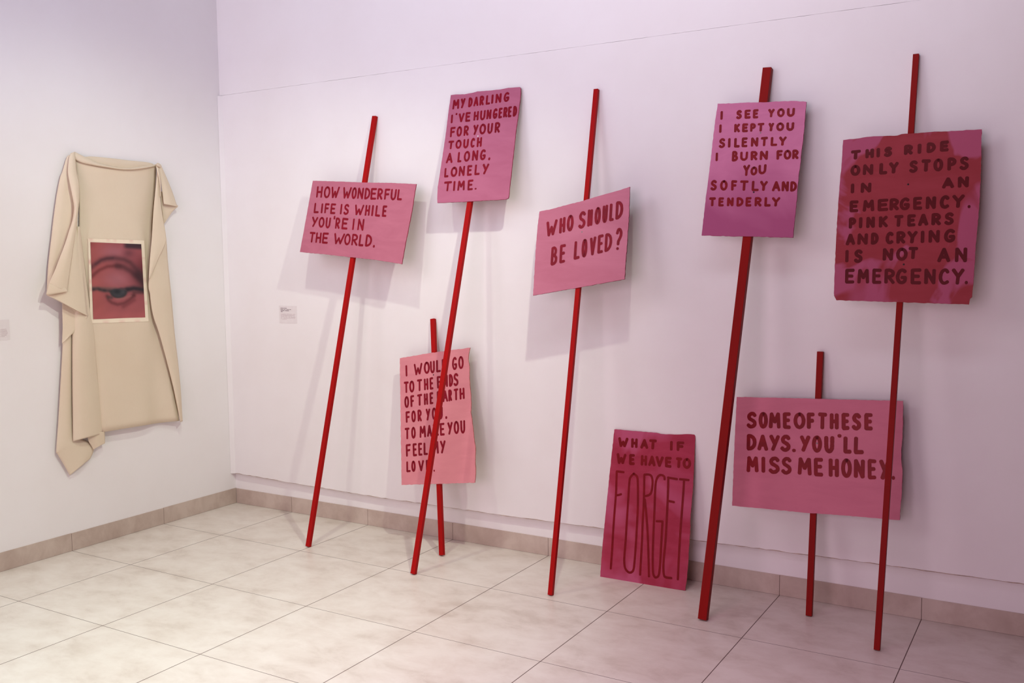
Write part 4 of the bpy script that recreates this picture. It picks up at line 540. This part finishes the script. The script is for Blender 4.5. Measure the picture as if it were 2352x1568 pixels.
# the painted eye: colours of the picture itself, per vertex
def dist_poly(p, pl):
    best = 9
    for (ax, ay), (bx, by) in zip(pl, pl[1:]):
        dx, dy = bx - ax, by - ay; t = max(0, min(1, ((p[0] - ax) * dx + (p[1] - ay) * dy) / (dx * dx + dy * dy + 1e-9)))
        best = min(best, math.hypot(p[0] - ax - t * dx, (p[1] - ay - t * dy)))
    return best
def eye_colour(u, w):
    yv = w * 1.42
    def sm(a, b, x): t = max(0, min(1, (x - a) / (b - a))); return t * t * (3 - 2 * t)
    def lerp(c, d, t): return tuple(x + (y - x) * t for x, y in zip(c, d))
    c = (172, 66, 70)
    c = lerp(c, (184, 70, 68), math.exp(-((u - .05) / .25) ** 2))
    c = lerp(c, (186, 88, 98), .7 * math.exp(-((u - .45) / .28) ** 2 - ((w - .12) / .09) ** 2))
    c = lerp(c, (184, 86, 94), .8 * math.exp(-((u - .5) / .28) ** 2 - ((w - .48) / .11) ** 2))
    c = lerp(c, (112, 30, 38), .85 * math.exp(-((u - 1.0) / .22) ** 2 - ((w - .36) / .2) ** 2))
    c = lerp(c, (120, 42, 50), .8 * math.exp(-((u - .74) / .12) ** 2 - ((w - .13) / .06) ** 2))
    c = lerp(c, (192, 76, 76), .8 * sm(.78, 1.0, w))
    c = lerp(c, (150, 50, 48), .6 * math.exp(-((u - .02) / .1) ** 2 - ((w - .02) / .06) ** 2))
    c = lerp(c, (70, 28, 36), sm(.60, .72, u) * (1 - sm(.03, .085, w - .03 * (u - .6))))
    def line(c, pl, col, wd, k):
        d = dist_poly((u, yv), [(a, b * 1.42) for a, b in pl]); return lerp(c, col, k * math.exp(-(d / wd) ** 2))
    c = line(c, [(-.02, .335), (.06, .29), (.18, .232), (.30, .207), (.45, .198), (.64, .215), (.76, .255), (.9, .36), (1.02, .46)], (88, 30, 36), .052, .72)
    c = line(c, [(.08, .285), (.20, .225), (.30, .205), (.42, .198)], (70, 24, 32), .022, .45)
    c = line(c, [(-.02, .46), (.06, .405), (.15, .358), (.30, .312), (.45, .302), (.56, .30)], (112, 30, 32), .036, .72)
    c = line(c, [(.50, .30), (.62, .315), (.76, .37), (.88, .44), (1.02, .52)], (78, 24, 30), .062, .72)
    c = line(c, [(.9, .42), (1.02, .55)], (54, 16, 22), .10, .7)
    c = line(c, [(-.02, .59), (.2, .598), (.45, .604)], (100, 66, 60), .03, .45)
    pt = .5 + .5 * math.sin(u * 43 + 1.3) * math.sin(u * 19)
    c = line(c, [(-.02, .615), (.10, .605), (.2, .625), (.32, .633), (.42, .636)], (44, 28, 30), .034, .62 + .3 * pt)
    c = line(c, [(.42, .63), (.55, .605), (.70, .61)], (60, 34, 38), .026, .7)
    c = line(c, [(.68, .617), (.80, .602), (.92, .613), (1.02, .63)], (36, 18, 24), .05, .95)
    c = line(c, [(.80, .66), (1.02, .655)], (74, 26, 28), .036, .55)
    # the iris, half hidden by the lid
    e = math.hypot((u - .50) / .165, (w - .648) / .085)
    if w > .60: c = lerp(c, (62, 44, 48), (1 - sm(.70, 1.15, e)) * sm(.60, .63, w))
    c = lerp(c, (90, 62, 68), .45 * math.exp(-((u - .58) / .05) ** 2 - ((w - .65) / .022) ** 2))
    c = lerp(c, (28, 20, 24), .9 * math.exp(-((u - .47) / .07) ** 2 - ((w - .642) / .032) ** 2))
    if w > .63: c = lerp(c, (38, 28, 30), .6 * math.exp(-((e - .88) / .16) ** 2))
    c = line(c, [(.27, .70), (.30, .755), (.36, .79), (.47, .815), (.60, .80), (.70, .76), (.80, .705)], (104, 30, 34), .036, .7)
    c = line(c, [(.30, .715), (.36, .72)], (66, 38, 38), .034, .65)
    c = line(c, [(.58, .845), (.68, .81), (.80, .76)], (124, 38, 42), .04, .6)
    c = line(c, [(.76, .70), (.80, .69)], (90, 26, 30), .034, .7)
    c = line(c, [(.45, .745), (.6, .735), (.74, .70)], (170, 84, 80), .02, .6)
    gr = 1 + .03 * math.sin(u * 9 + 4 * math.sin(w * 7)) * math.sin(w * 8 + 3 * math.sin(u * 5))
    c = tuple(x * gr for x in c)
    return tuple(min(255, x * k + o) for x, k, o in zip(c, (.86, 1.0, 1.0), (6, 16, 16)))
random.seed(31)
pc = [Vector(q) / 1e4 for q in D['paint']]
NU, NV = 84, 120
v = []; cols = []
for j in range(NV + 1):
    for i in range(NU + 1):
        u, w = i / NU, j / NV
        a = pc[0].lerp(pc[1], u); b = pc[3].lerp(pc[2], u)
        q = a.lerp(b, w); q.x += 0.0012 * math.sin(u * 6.0 + 1.0)
        v.append(tuple(q - base)); cols.append(srgb(*eye_colour(u, w)))
f = [(j * (NU + 1) + i, (j + 1) * (NU + 1) + i, (j + 1) * (NU + 1) + i + 1, j * (NU + 1) + i + 1) for j in range(NV) for i in range(NU)]
mt, nt, p = new_mat('oil_painted_eye')
at = N(nt, 'ShaderNodeAttribute', attribute_name='picture')
nt.links.new(at.outputs['Color'], p.inputs['Base Color']); p.inputs['Roughness'].default_value = 0.5
p.inputs['Specular IOR Level'].default_value = 0.3
pe = link_mesh('painted_eye', v, f, mt, cloth, True)
ca = pe.data.color_attributes.new('picture', 'FLOAT_COLOR', 'POINT')
ca.data.foreach_set('color', [x for c in cols for x in c])

# the bare primed margin left round the picture, smudged with red beyond it
mc = [Vector(q) / 1e4 for q in D['margin']]
v = []; cols = []; NM = 70
for j in range(NM + 1):
    for i in range(NM + 1):
        u, w = i / NM, j / NM
        v.append(tuple(mc[0].lerp(mc[1], u).lerp(mc[3].lerp(mc[2], u), w) - base))
        cream = (243, 229, 205)
        sm_ = 0.0
        if w < .05: sm_ = .2 * max(0, math.sin(u * 31) * math.sin(u * 13 + 1)) * (1 - w / .05)
        if w > .955: sm_ = .16 * max(0, math.sin(u * 23 + 2)) * (w - .955) / .045
        if u < .05 and .2 < w < .75: sm_ = max(sm_, .26 * max(0, math.sin(w * 40) * math.sin(w * 17)))
        if u > .94 and .2 < w < .8: sm_ = max(sm_, .16 * max(0, math.sin(w * 33 + 1) * math.sin(w * 11)))
        cols.append(srgb(*[a + (b - a) * sm_ for a, b in zip(cream, (196, 84, 96))]))
f = [(j * (NM + 1) + i, (j + 1) * (NM + 1) + i, (j + 1) * (NM + 1) + i + 1, j * (NM + 1) + i + 1) for j in range(NM) for i in range(NM)]
mt2 = mt.copy(); mt2.name = 'primed_cotton'; mt2.node_tree.nodes['Principled BSDF'].inputs['Roughness'].default_value = 0.9
pm = link_mesh('primed_margin', v, f, mt2, cloth, True)
ca = pm.data.color_attributes.new('picture', 'FLOAT_COLOR', 'POINT')
ca.data.foreach_set('color', [x for c in cols for x in c])

# nails holding the cloth
for q in ((170.5, 0), (362, 1)):
    k = Vector(D['nails'][q[1]]) / 1e4
    vv = []; ff = []; n = 12
    for x, r in ((0.0, .0016), (k.x, .0016), (k.x, .0042), (k.x + .0014, .0042)):
        for a in range(n): vv.append((x, k.y + r * math.cos(2 * math.pi * a / n) - base.y, k.z + r * math.sin(2 * math.pi * a / n) - base.z))
    for s in range(3):
        for a in range(n): ff.append((s * n + a, s * n + (a + 1) % n, (s + 1) * n + (a + 1) % n, (s + 1) * n + a))
    ff.append(tuple(range(3 * n, 4 * n)))
    link_mesh('nail', vv, ff, M_NAIL, cloth)

# ------------------------------------------------------------------ wall labels
def wall_label(name, label, org, ax, up, nrm, w, h, rows):
    root = bpy.data.objects.new(name, None); C.objects.link(root); root.empty_display_size = 0.05
    mm = Matrix((ax, -nrm, up)).transposed().to_4x4(); mm.translation = org; root.matrix_world = mm
    tag(root, label, 'label')
    p = MB(); p.box((0, -0.0012, 0), (w, -0.0001, h)); sheet = p.build('sheet', M_PAPER, root)
    for nm, mt_, sel in (('heading_text', M_INK, 1), ('body_text', M_INKPALE, 0)):
        b = MB()
        for z, hh, bold, segs in rows:
            if bold != sel: continue
            for x0, x1 in segs:
                x = x0; k = 0
                while x < x1 - 0.0006:      # illegible print: short ticks that merge into grey lines
                    e = min(x + random.uniform(.0012, .0024), x1)
                    b.box((x, -0.00135, z - hh / 2), (e, -0.0012, z + hh / 2 * random.uniform(.7, 1.1)))
                    x = e + 0.0005
        if b.v: b.build(nm, mt_, sheet)
random.seed(12)
sx = 0.1425 / 785.0; sz = 0.1038 / 780.0
R = [(535, 1, [(520, 665), (680, 800)]), (595, 1, [(520, 640), (665, 745), (780, 905), (920, 985)]), (650, 1, [(520, 690), (720, 900)]), (697, 1, [(525, 608)]),
     (808, 0, [(525, 750), (780, 1030), (1060, 1165)]), (850, 0, [(530, 840), (860, 1140)]), (890, 0, [(525, 570), (600, 670), (690, 1040), (1080, 1150)]),
     (935, 0, [(525, 690), (720, 820), (870, 940), (975, 1170)]), (982, 0, [(525, 570), (650, 1165)]), (1027, 0, [(525, 550), (580, 780)])]
rows = [((1212 - y) * sz, 0.0034 if b else 0.0016, b, [((a - 450) * sx, (c - 450) * sx) for a, c in s]) for y, b, s in R]
wall_label('wall_label', 'small square caption label on back wall left of the HOW WONDERFUL placard', Vector((0.4435, -0.0202, 1.169)), Vector((1, 0, 0)), Vector((0, 0, 1)), Vector((0, -1, 0)), 0.1425, 0.1045, rows)
rows = []
for y, e in ((725, 218), (763, 230), (798, 235), (832, 248), (868, 240), (908, 215), (942, 165)):
    x1 = 0.142 - (312 - e) / 13.07 * 0.00228
    rows.append((0.1015 * (1050 - y) / 610.0, 0.0019, 0, [(0.012, 0.05), (0.053, 0.094), (0.097, x1)]))
rows += [(0.094 - .007 * k, 0.0034, 1, [(0.012, 0.012 + l)]) for k, l in enumerate((.045, .07))]
wall_label('wall_label', 'small caption label on the left wall beside the draped cloth', Vector((-0.0038, -1.587, 1.161)), Vector((0, 1, 0)), Vector((0, 0, 1)), Vector((1, 0, 0)), 0.142, 0.1015, rows)
